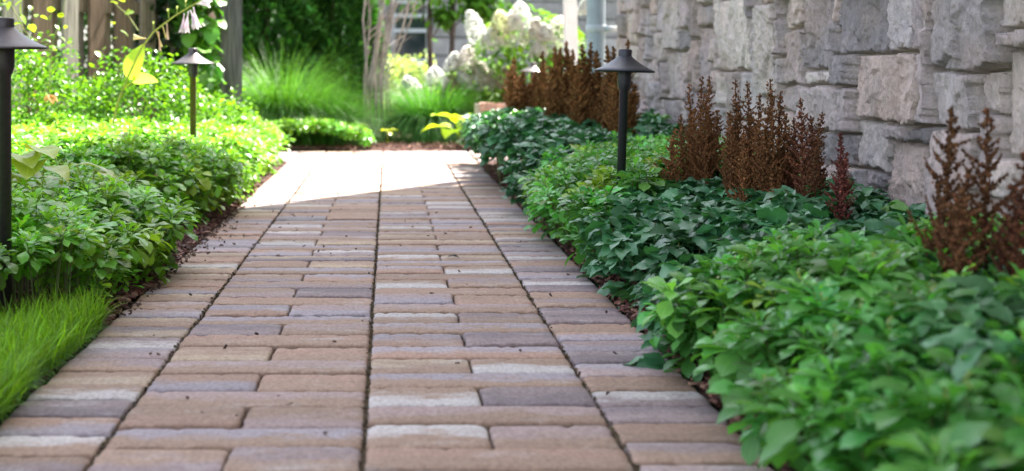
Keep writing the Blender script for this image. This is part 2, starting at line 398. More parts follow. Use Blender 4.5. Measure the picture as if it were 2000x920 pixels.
# ---------------------------------------------------------------- stone house on the right
WX = 1.45; WC = 8.42
stones = [(3.91, 4.36, .65, .83), (3.66, 4.19, .43, .63), (3.24, 3.72, .455, .765), (4.19, 4.785, .405, .57), (3.90, 4.19, .30, .43),
          (3.63, 3.90, .12, .42), (3.30, 3.62, .12, .44), (2.80, 3.22, .40, .67), (2.7, 3.22, .68, .79), (3.02, 3.20, .28, .385), (2.6, 3.0, .05, .38),
          (4.69, 4.95, .575, .745), (5.33, 5.96, .61, .92), (4.98, 5.28, .50, .86), (4.40, 4.66, .60, .90), (3.28, 4.1, .78, .98), (6.05, 6.3, .52, .78)]
CELL = .05
def layout(y0, y1, z0, z1, fixed):
    ny, nz = int((y1 - y0) / CELL), int((z1 - z0) / CELL)
    g = -np.ones((ny, nz), int); rects = []
    for (a, b_, c, d) in fixed:
        ia, ib, ic, id_ = [int(round(v)) for v in ((a - y0) / CELL, (b_ - y0) / CELL, (c - z0) / CELL, (d - z0) / CELL)]
        if ia < 0 or ib > ny or id_ > nz: continue
        sub = g[ia:ib, ic:id_]
        if (sub >= 0).any():
            while ia < ib and (g[ia, ic:id_] >= 0).any(): ia += 1
            if (g[ia:ib, ic:id_] >= 0).any(): continue
        g[ia:ib, ic:id_] = len(rects); rects.append((ia, ib, ic, id_))
    for k in range(nz):
        for i in range(ny):
            if g[i, k] >= 0: continue
            r = rng.random()
            if r < .3: w, h = rng.integers(6, 11), rng.integers(4, 7)
            elif r < .75: w, h = rng.integers(4, 8), rng.integers(2, 5)
            else: w, h = rng.integers(2, 4), rng.integers(2, 4)
            w2 = 1
            while w2 < w and i + w2 < ny and g[i + w2, k] < 0: w2 += 1
            h2 = 1
            while h2 < h and k + h2 < nz and (g[i:i + w2, k + h2] < 0).all(): h2 += 1
            g[i:i + w2, k:k + h2] = len(rects); rects.append((i, i + w2, k, k + h2))
    return g, np.array(rects), y0, z0
LAY = layout(-2.8, 9.0, -.10, 3.2, stones)
NR = len(LAY[1]); r_ = np.random.default_rng(11)
ST_D = r_.uniform(-.004, .040, NR); ST_TY = r_.normal(0, .05, NR); ST_TZ = r_.normal(0, .04, NR)
PALS = np.array([(.50, .43, .44), (.54, .455, .445), (.57, .51, .49), (.43, .39, .405), (.55, .45, .42), (.50, .455, .47), (.59, .52, .50), (.54, .465, .47), (.31, .285, .30), (.62, .56, .545)])
ST_C = PALS[r_.integers(0, len(PALS), NR)] * r_.uniform(.92, 1.22, (NR, 1)) * np.array((1.02, 1.0, .98))
def facets(Y, Z, cy, cz, off, tilt, seed):
    rr_ = np.random.default_rng(seed); jy, jz, ho, ty, tz = (rr_.random((128, 128)) for _ in range(5))
    gy = np.floor(Y / cy).astype(int); gz = np.floor(Z / cz).astype(int); best = np.full(Y.shape, 9e9); out = np.zeros_like(Y)
    for a in (-1, 0, 1):
        for b_ in (-1, 0, 1):
            iy, iz = gy + a, gz + b_; my, mz = iy & 127, iz & 127
            dy = Y - (iy + jy[my, mz]) * cy; dz = Z - (iz + jz[my, mz]) * cz; d = (dy / cy) ** 2 + (dz / cz) ** 2
            h = (ho[my, mz] - .5) * off + (ty[my, mz] - .5) * tilt * dy + (tz[my, mz] - .5) * tilt * dz
            m_ = d < best; best = np.where(m_, d, best); out = np.where(m_, h, out)
    return out
def wall_field(Y, Z):
    g, rects, y0, z0 = LAY
    Yw = Y + (vnoise(Y, Z, .10, .09, 1) - .5) * .022 + (vnoise(Y, Z, .025, .02, 2) - .5) * .014 + (vnoise(Y, Z, .011, .009, 12) - .5) * .005
    Zw = Z + (vnoise(Y, Z, .10, .08, 3) - .5) * .014 + (vnoise(Y, Z, .025, .02, 4) - .5) * .010 + (vnoise(Y, Z, .011, .009, 13) - .5) * .004
    i = np.clip(((Yw - y0) / CELL).astype(int), 0, g.shape[0] - 1); k = np.clip(((Zw - z0) / CELL).astype(int), 0, g.shape[1] - 1)
    idx = np.clip(g[i, k], 0, NR - 1); rc = rects[idx]
    a = y0 + rc[..., 0] * CELL; b_ = y0 + rc[..., 1] * CELL; c = z0 + rc[..., 2] * CELL; d = z0 + rc[..., 3] * CELL
    e = np.minimum(np.minimum(Yw - a, b_ - Yw), np.minimum(Zw - c, d - Zw))
    e2 = e + (vnoise(Y, Z, .02, .02, 7) - .5) * .004
    rise = np.clip((e2 - .005) / .003, 0, 1); rise = rise * rise * (3 - 2 * rise)
    # cleft faces: broken terraces running mostly upright plus rough grain
    t1 = vnoise(Y + idx * 3.1, Z + idx * 1.7, .11, .20, 8); t2 = vnoise(Y + idx * 2.3, Z, .035, .07, 9)
    ter = np.round(t1 * 4) / 4 * .6 + t1 * .4
    face = ST_D[idx] + ST_TY[idx] * (Yw - (a + b_) / 2) + ST_TZ[idx] * (Zw - (c + d) / 2)
    Yf = Y + (vnoise(Y, Z, .04, .04, 23) - .5) * .03; Zf = Z + (vnoise(Y, Z, .04, .04, 24) - .5) * .03
    face = face + (ter - .5) * .010 + facets(Yf + idx * .37, Zf, .15, .22, .009, .17, 3) + facets(Yf + idx * .21, Zf, .045, .09, .004, .26, 4) + facets(Y, Z, .017, .022, .0028, .45, 5)
    face = face + (vnoise(Y, Z, .012, .014, 10) - .5) * .004 + (vnoise(Y, Z, .007, .008, 14) - .5) * .003
    face = face - .003 * np.exp(-np.clip(e, 0, 1) / .005) * (.3 + 1.4 * vnoise(Y, Z, .03, .03, 19))
    H = -.044 * (1 - rise) + np.maximum(face, -.02) * rise + (1 - rise) * (vnoise(Y, Z, .02, .02, 11) - .5) * .008
    col = ST_C[idx]
    col = col * (1 + .18 * (vnoise(Y, Z, .12, .2, 15) - .5))[..., None]
    pk = np.clip(vnoise(Y, Z, .25, .18, 16) * 2 - 1.15, 0, 1)[..., None]; col = col * (1 - pk * .5) + np.array((.52, .37, .31)) * pk * .5
    mort = np.array((.60, .52, .47)); rr = rise[..., None]
    col = col * rr + mort * (1 - rr)
    return H, col
def wall_patch(S, y0, y1, z0, z1, step):
    ny = int(round((y1 - y0) / step)); nz = int(round((z1 - z0) / step))
    Y, Z = np.meshgrid(np.linspace(y0, y1, ny + 1), np.linspace(z0, z1, nz + 1))
    H, C = wall_field(Y, Z); w = ny + 1; i, j = np.meshgrid(np.arange(ny), np.arange(nz)); k = (j * w + i).ravel()
    S.add(np.stack([WX - H, Y, Z], -1).reshape(-1, 3), np.stack([k, k + w, k + w + 1, k + 1], -1), C.reshape(-1, 3))
house = empty('stone_house', (WX, 3, 0), "house with a rough grey and pink ledgestone wall along the right of the path", "house")
hoff = np.array((WX, 3, 0.))
S = Soup()
wall_patch(S, 2.7, 5.6, -.05, 1.1, .0055); wall_patch(S, 5.6, WC, -.05, 1.25, .0075)
wall_patch(S, -2.5, 2.7, -.05, 3.0, .03); wall_patch(S, 2.7, 5.6, 1.1, 3.0, .02); wall_patch(S, 5.6, WC, 1.25, 3.0, .02)
S.build('stone_wall', M['stone'], house, origin=hoff)
S = Soup(); k = 0; z = 0.
while z < 3.0:                                    # quoins closing the far corner
    h = .14 + .05 * (k % 3); ln = .30 if k % 2 else .20
    box(S, (WX + ln / 2 - .015, WC + .03, z + h / 2), (ln, .13, h - .012), np.array(PALS[(k * 3) % 5]) * 1.05, jit=.004); z += h; k += 1
S.build('corner_stone', M['stone'], house, smooth=False, origin=hoff)
S = Soup()
box(S, (5.5, WC - .02, 1.5), (7.5, .05, 3.1), (.42, .39, .38)); S.build('end_wall', M['stone'], house, smooth=False, origin=hoff)
S = Soup(); box(S, (5.46, 3.1, 6.0), (8.0, 11.3, 5.99), (.55, .52, .47))
for k in range(33): box(S, (1.44, 3.1, 3.1 + k * .18), (.03, 11.28, .165), (.58, .55, .50))
S.build('upper_wall', M['siding'], house, smooth=False, origin=hoff)
S = Soup(); V = np.array([[1.2, -2.7, 8.97], [9.7, -2.7, 8.97], [5.45, -2.7, 11.2], [1.2, 8.9, 8.97], [9.7, 8.9, 8.97], [5.45, 8.9, 11.2]])
S.add(V, [[0, 2, 5, 3], [1, 4, 5, 2], [0, 3, 4, 1], [0, 1, 2, 2], [3, 5, 4, 4]], (.12, .11, .11)); S.build('roof', M['roof'], house, smooth=False, origin=hoff)
# downspout with a strap
S = Soup(); tube(S, [(1.318, 8.60, z) for z in (-.02, .3, .33, 1, 2, 3, 6.9)], [.064, .064, .059, .059, .059, .059, .059], (.30, .36, .40), 24)
dsp = S.build('downspout', M['paint'], house, origin=hoff)
S = Soup(); tube(S, [(1.318, 8.60, z) for z in (.84, .845, .885, .89)], [.060, .066, .066, .060], (.40, .45, .48), 24); box(S, (1.395, 8.60, .865), (.10, .10, .035), (.40, .45, .48))
st = S.build('strap', M['paint'], dsp, origin=hoff)

# white post by the corner
S = Soup(); c = P(1113, 90, 9.5); box(S, (c[0], 9.5, 1.1), (.088, .088, 2.2), (.72, .68, .68), tilt=.02)
o = S.build('post', M['paint'], None, smooth=False, origin=(c[0], 9.5, 0)); tag(o, "slim white painted post standing beside the grey downspout", "post")

# ================================================================ PATH LIGHTS
DARK = (.045, .045, .055)
def path_light(x, y, top, tilt, label, rz=0, color=DARK, pc=None):
    pc = pc or color
    root = empty('path_light', (x, y, -.02), label, 'path light', 'path lights along the walk')
    H = top + .02
    S = Soup(); lathe(S, [(.0001, 0), (.0138, 0), (.0138, H - .12), (.0160, H - .118), (.0162, H - .085), (.0145, H - .083)], pc, n=24); S.build('pole', M['metal'], root)
    S = Soup(); lathe(S, [(.0163, H - .128), (.0185, H - .122), (.0215, H - .110), (.0218, H - .072), (.021, H - .060), (.0005, H - .060)], color, n=28); S.build('collar', M['metal'], root)
    S = Soup(); lathe(S, [(.018, H - .045), (.06, H - .058), (.0925, H - .0705), (.0945, H - .0715), (.0950, H - .0685), (.0925, H - .0655), (.075, H - .0585),
                          (.055, H - .0475), (.038, H - .036), (.027, H - .0275), (.0215, H - .022)], color, n=56)
    sh = S.build('lamp_shade', M['metal'], root)
    S = Soup(); lathe(S, [(.0212, H - .024), (.0212, H - .0035), (.0195, H - .0008), (.016, H), (.0001, H)], color, n=28); cp = S.build('cap', M['metal'], sh)
    root.rotation_euler = (rng.normal(0, .01), tilt, rz)
    return root
path_light(-.868, 3.08, .720, 0.0, "large dark path light at the edge of the photo beside the lawn", color=(.06, .05, .052))
path_light(-.862, 6.00, .70, 0.0, "path light in the sunny groundcover in front of the grey fence post", color=(.09, .08, .08), pc=(.13, .085, .035))
path_light(.724, 4.27, .668, .035, "black cone topped path light standing before the far brown plumes on the right")
c = P(1036, 125, 9.4); path_light(c[0], 9.4, .66, 0.03, "distant path light half hidden in brown plumes with sun on its shade", color=(.10, .085, .08))

# ================================================================ GROUND COVER
def shoots(S, pts, H, base, lf=.052, yellow=.05, lean=None, n0=9, stems=True, buds=.4):
    """whorled shoots: pts (N,2), H (N,) top heights"""
    N = len(pts)
    cN = cvar(base, N, .28, .14); lfv = rng.uniform(.72, 1.28, N)
    yl = (rng.random(N) < yellow * 6) & (vnoise(pts[:, 0], pts[:, 1], .16, .16, 41) > .74); cN[yl] = cvar((.24, .38, .05), yl.sum(), .12, .08)
    if lean is None: lean = np.zeros((N, 2))
    top = np.c_[pts + lean, H]
    for tier, (k, p0, sc_, dz, pj) in enumerate(((4, 55, .55, .004, 10), (5, 28, .9, -.004, 10), (6, 8, 1.1, -.013, 12), (5, -12, 1.05, -.038, 16))):
        for q in range(k):
            az = rng.uniform(0, .6, N) + q * 2 * math.pi / k + tier * .7 + pts[:, 0] * 40
            L = lf * sc_ * lfv * rng.uniform(.8, 1.2, N)
            pos = top.copy(); pos[:, 2] += dz + rng.normal(0, .004, N)
            pos[:, 0] += .004 * np.cos(az); pos[:, 1] += .004 * np.sin(az)
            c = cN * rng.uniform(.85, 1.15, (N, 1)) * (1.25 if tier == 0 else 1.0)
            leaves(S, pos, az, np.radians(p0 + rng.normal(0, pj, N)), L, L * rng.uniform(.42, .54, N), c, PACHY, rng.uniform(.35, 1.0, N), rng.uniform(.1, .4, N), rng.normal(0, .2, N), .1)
    if stems:
        for p, t in zip(pts, top):
            b_ = np.array([p[0] - (t[0] - p[0]) * .3, p[1], 0.])
            tube(S, [b_, (b_ + t) / 2 + [0, 0, .01], t], [.0022, .0019, .0016], (.13, .17, .06), 4)
    bd = np.where(rng.random(N) < buds)[0]
    if len(bd):
        for q in range(9):
            pos = top[bd] + np.c_[rng.normal(0, .0025, (len(bd), 2)), .004 + q * .0022 + rng.uniform(0, .003, len(bd))]
            leaves(S, pos, rng.uniform(0, 6.3, len(bd)), rng.uniform(.3, 1.2, len(bd)), .007, .006, (.30, .38, .14), SMALL, .2)
def grid(x0, x1, y0, y1, step):
    X, Y = np.meshgrid(np.arange(x0, x1, step), np.arange(y0, y1, step)); p = np.c_[X.ravel(), Y.ravel()]
    return p + rng.uniform(-.5, .5, p.shape) * step
def hfield(p, h, amp=.03, s=.35): return h + (vnoise(p[:, 0], p[:, 1], s, s, 21) - .5) * 2 * amp + (vnoise(p[:, 0], p[:, 1], .1, .1, 22) - .5) * .03
GLIGHT = (.095, .29, .060); GBLUE = (.055, .175, .075); GLEFT = (.16, .36, .038)

# right bed
def front_right(y): return .622 + .03 * np.sin(y * 2.3) + .03 * np.sin(y * 6.1 + 1) + np.where(y < 3.5, .012, 0.) + np.where((y > 2.9) & (y < 3.25), .03, 0.) + np.where(y > 5.6, -.05, 0.)
AB = lambda x: 2.82 + (x - .65) * -.25           # pachysandra in front of this line
BC = lambda x: 4.05 + (x - .65) * .55
CD = lambda x: 5.55 + (x - .65) * .3
p = grid(.60, 1.40, .95, 9.2, .050)
wob = (vnoise(p[:, 0], p[:, 1], .25, .25, 30) - .5) * .5
yy = p[:, 1] + wob; edge = front_right(p[:, 1])
isA = (yy < AB(p[:, 0])) & ~((p[:, 0] > .86) & (p[:, 1] < 2.0) & (rng.random(len(p)) < .8)); isC = (yy > BC(p[:, 0])) & (yy < CD(p[:, 0])); ok = (p[:, 0] > edge)
ok &= ~((p[:, 0] > 1.22) & (p[:, 1] > 2.95) & (p[:, 1] < 3.9) & (rng.random(len(p)) < .7))
pa = p[(isA | isC) & ok]; d = pa[:, 0] - front_right(pa[:, 1])
H = hfield(pa, .262, .025) + .025 * (pa[:, 1] > 3.6) + rng.normal(0, .012, len(pa)) - (.12 + .05 * rng.random(len(pa))) * np.exp(-d / .08)
lean = np.c_[-.075 * np.exp(-d / .07), np.zeros(len(pa))] + rng.normal(0, .008, (len(pa), 2))
S = Soup()
near = pa[:, 1] < 3.1
shoots(S, pa[near], H[near], GLIGHT, .060, .06, lean[near])
shoots(S, pa[~near], H[~near], GLIGHT, .056, .07, lean[~near])
fe = (d < .14) & (rng.random(len(d)) < .7); q_ = pa[fe] + rng.normal(0, .02, (fe.sum(), 2)); shoots(S, q_, H[fe] * rng.uniform(.35, .7, fe.sum()), GLIGHT, .045, 0., np.c_[-rng.uniform(0, .04, fe.sum()), np.zeros(fe.sum())], stems=False, buds=0)
tag(S.build('ground_cover', M['leaf']), "bright green whorled groundcover in two patches along the stone wall bed", "ground cover", None, "stuff")

# broad matte leaves (shade perennials)
def leafy(S, p, H, base, lf=.065, edge_lean=0., yellow=.03):
    N = len(p); cN = cvar(base, N, .18, .08); yl = rng.random(N) < yellow; cN[yl] = cvar((.10, .26, .03), yl.sum(), .1, .05)
    for lay in range(3):
        for q in range(5):
            az0 = rng.uniform(0, 6.3, N); off = rng.uniform(.01, .05, N)
            pos = np.c_[p[:, 0] + off * np.cos(az0) + edge_lean, p[:, 1] + off * np.sin(az0), H - lay * .055 + rng.normal(0, .014, N)]
            for dd, s in ((0, 1.0), (1.0, .75), (-1.0, .75)):
                L = lf * s * rng.uniform(.75, 1.25, N)
                leaves(S, pos, az0 + dd + rng.normal(0, .15, N), np.radians(rng.normal(6, 18, N)), L, L * rng.uniform(.62, .8, N), cN * rng.uniform(.8, 1.2, (N, 1)),
                       OVATE, rng.uniform(.3, 1.1, N), rng.uniform(-.05, .3, N), rng.normal(0, .3, N), .18)
    for a_, h in zip(p[::2], H[::2]): tube(S, [(a_[0], a_[1], 0), (a_[0] + edge_lean * .5, a_[1], h * .6), (a_[0] + edge_lean, a_[1], h)], [.0022, .0018, .0012], (.10, .12, .04), 4)
pb = grid(.60, 1.42, 2.4, 8.9, .075); wob = (vnoise(pb[:, 0], pb[:, 1], .25, .25, 30) - .5) * .5; yy = pb[:, 1] + wob
isA = yy < AB(pb[:, 0]) - .05; isC = (yy > BC(pb[:, 0]) + .03) & (yy < CD(pb[:, 0]) - .03)
ok = (pb[:, 0] > front_right(pb[:, 1]) + .01) & ~isA & ~isC
pb = pb[ok]; d = pb[:, 0] - front_right(pb[:, 1])
H = hfield(pb, .215, .03) - .09 * np.exp(-d / .07) + np.clip(pb[:, 1] - 5.5, 0, 1) * .13
S = Soup(); fe = np.exp(-d / .08) > .45; leafy(S, pb[~fe], H[~fe], GBLUE); leafy(S, pb[fe], H[fe], GBLUE, edge_lean=-.045)
pn = grid(.80, 1.40, .85, 2.05, .085); leafy(S, pn, hfield(pn, .275, .035), (.05, .16, .055), .07, yellow=.10)
tag(S.build('leafy_ground_cover', M['matteleaf']), "dark blue green toothed leaves massed between the brighter groundcover patches", "ground cover", None, "stuff")

# left bed
def front_left(y): return -.655 - .27 * np.exp(-((y - 4.8) / .48) ** 2) - np.where(y < 3.9, .04, 0) - np.clip((y - 5.5) * .03, 0, .07) + .03 * np.sin(y * 5.)
p = grid(-2.3, -.64, 3.30, 10.0, .058); ok = (p[:, 0] < front_left(p[:, 1])) & (p[:, 0] > -.30 - p[:, 1] * .30)
ok &= ~((p[:, 0] < -1.15) & (p[:, 1] > 7.6)) & ~((p[:, 0] > -1.0) & (p[:, 1] > 8.85))
ok &= ~((np.abs(p[:, 0] + .868) < .03) & (np.abs(p[:, 1] - 3.08) < .04))
p = p[ok]; d = front_left(p[:, 1]) - p[:, 0]
H = hfield(p, .262, .03, .5) + np.clip((p[:, 1] - 4.2) * .05, 0, .065) + rng.normal(0, .016, len(p)) - (.11 + .06 * rng.random(len(p))) * np.exp(-d / .11) - np.clip(p[:, 1] - 7.5, 0, 2) * .03
lean = np.c_[.05 * np.exp(-d / .1), np.zeros(len(p))] + rng.normal(0, .01, (len(p), 2))
S = Soup(); shoots(S, p, H, GLEFT, .054, .03, lean, buds=.25)
fe = d < .16; q_ = p[fe] + rng.normal(0, .02, (fe.sum(), 2)); q_[:, 0] = np.minimum(q_[:, 0], -.67); shoots(S, q_, H[fe] * rng.uniform(.35, .7, fe.sum()), GLEFT, .042, 0., np.c_[rng.uniform(0, .04, fe.sum()), np.zeros(fe.sum())], stems=False, buds=0)
# around the foot of the nearest lamp
p = grid(-1.6, -.74, 2.80, 3.34, .050); p = p[(p[:, 1] > 2.86 + np.clip(.95 + p[:, 0], 0, .3) * 1.5) & (np.hypot(p[:, 0] + .868, p[:, 1] - 3.08) > .035)]; shoots(S, p, hfield(p, .21, .02), GLEFT, .054, .03, rng.normal(0, .01, (len(p), 2)))
p = grid(-1.55, -.14, 10.2, 10.75, .065); shoots(S, p, hfield(p, .21, .03) - .10 * np.clip((p[:, 0] + .6) / .5, 0, 1), (.15, .34, .04), .055, .05, stems=False)
tag(S.build('ground_cover', M['leaf']), "green whorled groundcover filling the bed left of the path, sunlit at the far end", "ground cover", None, "stuff")

# lawn corner
def blades(S, p, h, w, base, bend=.6, v=.2, segs=4, az=None, pitch=None):
    N = len(p); pr = [(i / segs, (1 - (i / segs) ** 2) * .9 + .06) for i in range(segs + 1)]
    leaves(S, np.c_[p[:, 0], p[:, 1], p[:, 2] if p.shape[1] > 2 else np.zeros(N)], rng.uniform(0, 6.3, N) if az is None else az,
           rng.normal(R(78), R(9), N) if pitch is None else pitch, h * rng.uniform(.7, 1.15, N), w, cvar(base, N, v, .08), pr, bend * rng.uniform(.3, 1.6, N), .2)
N = 40000; x = -.665 - rng.random(N) ** 1.15 * 1.25; y = rng.uniform(1.35, 3.36, N)
ok = (x < -.665 + .015 * np.sin(y * 9)) & (y < 3.22 - .02 * np.sin(x * 17) - np.clip(-.69 - x, 0, .26) * 1.4)
x, y = x[ok], y[ok]; S = Soup(); z = np.full(len(x), 0.)
blades(S, np.c_[x, y, z], .108, .0042, (.19, .37, .018), .9, .30)
n = 2600; yb = rng.uniform(1.8, 3.2, n); blades(S, np.c_[-.70 - rng.random(n) * .03, yb, np.zeros(n)], .07, .0034, (.13, .32, .03), 1.3, az=rng.normal(0, .8, n), pitch=rng.normal(R(50), R(15), n))
tag(S.build('lawn_grass', M['grass']), "bright green lawn grass at the corner of the left bed", "grass", None, "stuff")

# ================================================================ ASTILBE (brown dry plumes)
def plume(S, base, tip, wid, col, nb=44, blob=.0036):
    base = np.array(base, float); tip = np.array(tip, float); ax = tip - base; Ln = np.linalg.norm(ax); a = ax / Ln
    u = np.cross(a, [0, 1, 0.1]); u /= np.linalg.norm(u); v = np.cross(a, u)
    bend = rng.normal(0, .010, 2)
    def cen(t): return base + ax * t + (u * bend[0] + v * bend[1]) * math.sin(t * 3)
    tube(S, [cen(t) for t in np.linspace(0, 1, 8)], np.linspace(.003, .0012, 8), np.array(col) * .9, 5)
    pts, szs = [], []
    start = .30
    for i in range(nb):
        f = ((i + rng.random() * .5) / nb) ** .85; t = start + (1 - start) * f; th = i * 2.4 + rng.normal(0, .3)
        bl = wid * 1.12 * (1 - f) ** .9 * rng.uniform(.6, 1.2) + .006
        if f < .08: bl *= .6
        el = R(48) * (1 - f * .55) + rng.normal(0, .14)
        dr = (u * math.cos(th) + v * math.sin(th)) * math.cos(el) + a * math.sin(el)
        c0 = cen(t); c1 = c0 + dr * bl + np.array([0, 0, bl * .10])
        if bl > .02: tube(S, [c0, (c0 + c1) / 2 - np.array([0, 0, bl * .06]), c1], [.0016, .0014, .0008], col, 4)
        k = max(2, int(bl / .0040))
        for j in range(k):
            s = (j + .5) / k
            q = c0 + dr * bl * s + np.array([0, 0, -bl * .24 * s * (1 - s) + bl * .1 * s * s])
            for _ in range(2):
                pts.append(q + rng.normal(0, .0032 * (1.15 - s), 3)); szs.append(blob * (1.15 - .55 * s) * rng.uniform(.6, 1.15))
    for k in range(10): pts.append(cen(.93 + k * .008)); szs.append(blob * .7)
    pts = np.array(pts); szs = np.array(szs); N = len(pts)
    B = np.array([[1, 0, 0], [0, 1, 0], [-1, 0, 0], [0, -1, 0], [0, 0, 1.25], [0, 0, -1.25]], float)
    V = pts[:, None] + (B[None] + rng.normal(0, .25, (N, 6, 3))) * szs[:, None, None]
    Fb = np.array([[0, 1, 4, 4], [1, 2, 4, 4], [2, 3, 4, 4], [3, 0, 4, 4], [1, 0, 5, 5], [2, 1, 5, 5], [3, 2, 5, 5], [0, 3, 5, 5]])
    # degenerate quads would be removed by validate: split each cap into two true quads instead
    Fb = np.array([[0, 1, 4, 3], [1, 2, 3, 4], [1, 0, 5, 2], [3, 2, 5, 0]])
    Fq = Fb[None] + (np.arange(N) * 6)[:, None, None]
    S.add(V.reshape(-1, 3), Fq.reshape(-1, 4), np.repeat(cvar(col, N, .28, .10), 6, axis=0))
BR = (.19, .083, .032); RED = (.15, .045, .034); DK = (.14, .060, .026)
def astilbe(label, z, tips, col, wid=.066, bh=.10, foliage=True, nb=44, blob=.0036, fcol=GBLUE, fill=1):
    X0 = np.mean([P(t[0], t[1], z)[0] for t in tips])
    root = empty('astilbe', (X0, z, 0), label, 'astilbe', 'astilbes with dry brown plumes along the stone wall'); off = (X0, z, 0)
    extra = [(t[0] + rng.normal(0, 38 / z), t[1] + rng.uniform(110, 260) / z, 0., rng.uniform(-.12, .12)) for t in tips for _ in range(fill)]
    for t in list(tips) + extra:
        zz = z + (t[3] if len(t) > 3 else rng.uniform(-.08, .08)); tp = P(t[0], t[1], zz); lx = t[2] if len(t) > 2 else rng.normal(0, .02)
        S = Soup(); plume(S, (tp[0] + lx, zz + rng.normal(0, .02), bh), tp, wid * rng.uniform(1.0, 1.35), np.array(col) * rng.uniform(.8, 1.2), nb, blob); S.build('flower_plume', M['plume'], root, smooth=False, origin=off)
    if foliage:
        S = Soup(); n = 5; pp = np.c_[X0 + rng.normal(0, .07, n), z + rng.normal(0, .08, n)]; leafy(S, pp, np.full(n, .23) + rng.normal(0, .02, n), fcol, .06)
        S.build('foliage', M['matteleaf'], root, origin=off)
    return root
astilbe("astilbe whose three brown plumes stand nearest the black lamp on its wall side", 4.35, [(1345, 165, .01), (1372, 150, .0), (1386, 150, -.01), (1358, 215, .0), (1400, 215, -.03), (1330, 225, .04)], BR, .055)
astilbe("astilbe clump of tall crowded brown plumes in the middle of the wall bed", 4.0, [(1436, 156, .01), (1458, 160, 0), (1445, 205, 0), (1425, 230, .03), (1470, 250, -.02), (1452, 290, 0, -.1)], BR, .058)
astilbe("astilbe with brown plumes just right of the tallest middle clump", 3.9, [(1485, 185, .01), (1503, 155, .0), (1525, 180, 0), (1495, 255, .02), (1535, 260, -.02), (1515, 300, 0)], np.array(BR) * .9, .058)
astilbe("astilbe with one taller and one shorter plume in front of the pale stone", 3.75, [(1563, 193, .01), (1583, 228, 0), (1575, 290, 0)], (.15, .055, .028), .055)
astilbe("astilbe with a slim dark plume on a bare stem near the wall", 3.65, [(1608, 220, .0), (1600, 300, .01)], DK, .042)
astilbe("small reddish astilbe, shortest of the row, close against the stones", 3.55, [(1643, 260, .0), (1655, 300, -.01)], RED, .042)
astilbe("out of focus astilbe with two wide spreading brown plumes near the camera", 2.3, [(1858, 210, -.06), (1930, 215, -.01), (1900, 330, -.02), (1880, 370, -.03)], DK, .075, .12, nb=30, blob=.0044, fill=0)
astilbe("blurred astilbe cut by the right edge of the photo", 2.2, [(2003, 300, .0), (1985, 360, 0), (2040, 240, 0)], (.11, .04, .02), .07, .12, nb=30, blob=.0044, fill=0)
BRF = (.21, .098, .032)
astilbe("far astilbe beside the distant path light, plumes reaching over its shade", 8.0, [(1004, 112, .03), (1022, 140, .0), (1045, 140, .0), (1040, 150, 0), (1012, 150, .02), (1060, 100, 0), (1056, 140, 0)], BRF, .075, .2, nb=34, blob=.008)
astilbe("far astilbe thicket in front of the white post", 7.3, [(1083, 92, .03), (1095, 95, .01), (1106, 82, .0), (1118, 98, 0), (1075, 130, .02), (1090, 140, .0), (1110, 140, 0), (1100, 160, 0)], BRF, .075, .22, nb=36, blob=.0075)
astilbe("far astilbe thicket in front of the grey downspout", 6.8, [(1136, 86, .02), (1155, 84, .0), (1166, 100, .0), (1130, 130, 0), (1148, 130, 0), (1170, 140, 0), (1145, 160, 0), (1160, 165, 0)], np.array(BRF) * .9, .07, .22, nb=36, blob=.007)
astilbe("far astilbe rising directly behind the black lamp and its shade", 6.2, [(1186, 90, .02), (1197, 92, 0), (1228, 78, .01), (1215, 130, 0), (1240, 165, -.05), (1180, 150, .0), (1205, 160, 0), (1195, 170, 0), (1232, 190, 0)], np.array(BRF) * .85, .062, .2, nb=38, blob=.0062)

# ================================================================ LEFT SIDE: fence, shrubs, hosta
A0 = np.array((-1.20, 9.35)); A1 = np.array((-2.75, 6.7)); dv = (A1 - A0); Lf = np.linalg.norm(dv); dv /= Lf; nv = np.array((dv[1], -dv[0]))
if nv[1] > 0: nv = -nv
fence = empty('wooden_fence', (A0[0], A0[1], 0), "weathered wooden board fence behind the left bed", "fence"); fo = (A0[0], A0[1], 0); rzf = math.atan2(dv[1], dv[0])
S = Soup(); k = 0; t = .12
FC = [(.34, .27, .22), (.40, .35, .31), (.22, .15, .11), (.30, .26, .24)]
while t < Lf:
    w = rng.uniform(.12, .15); c = A0 + dv * (t + w / 2) + nv * (.035 if k % 2 else -.03)
    box(S, (c[0], c[1], .95), (w, .02, 1.9), np.array(FC[rng.integers(0, 4)]) * rng.uniform(.85, 1.15), rzf, .002); t += w * .86; k += 1
S.build('fence_board', M['wood'], fence, smooth=False, origin=fo)
for h in (.35, 1.0, 1.65):
    S = Soup(); c = (A0 + A1) / 2; box(S, (c[0], c[1], h), (Lf, .035, .085), (.24, .18, .14), rzf); S.build('rail', M['wood'], fence, smooth=False, origin=fo)
S = Soup(); c = P(450, 100, 9.1); box(S, (c[0], c[1], 1.1), (.145, .145, 2.2), (.17, .16, .19), .2, .0015)
o = S.build('fence_post', M['wood'], None, smooth=False, origin=(c[0], c[1], 0)); tag(o, "thick dark grey post standing at the fence end by the vine", "post")

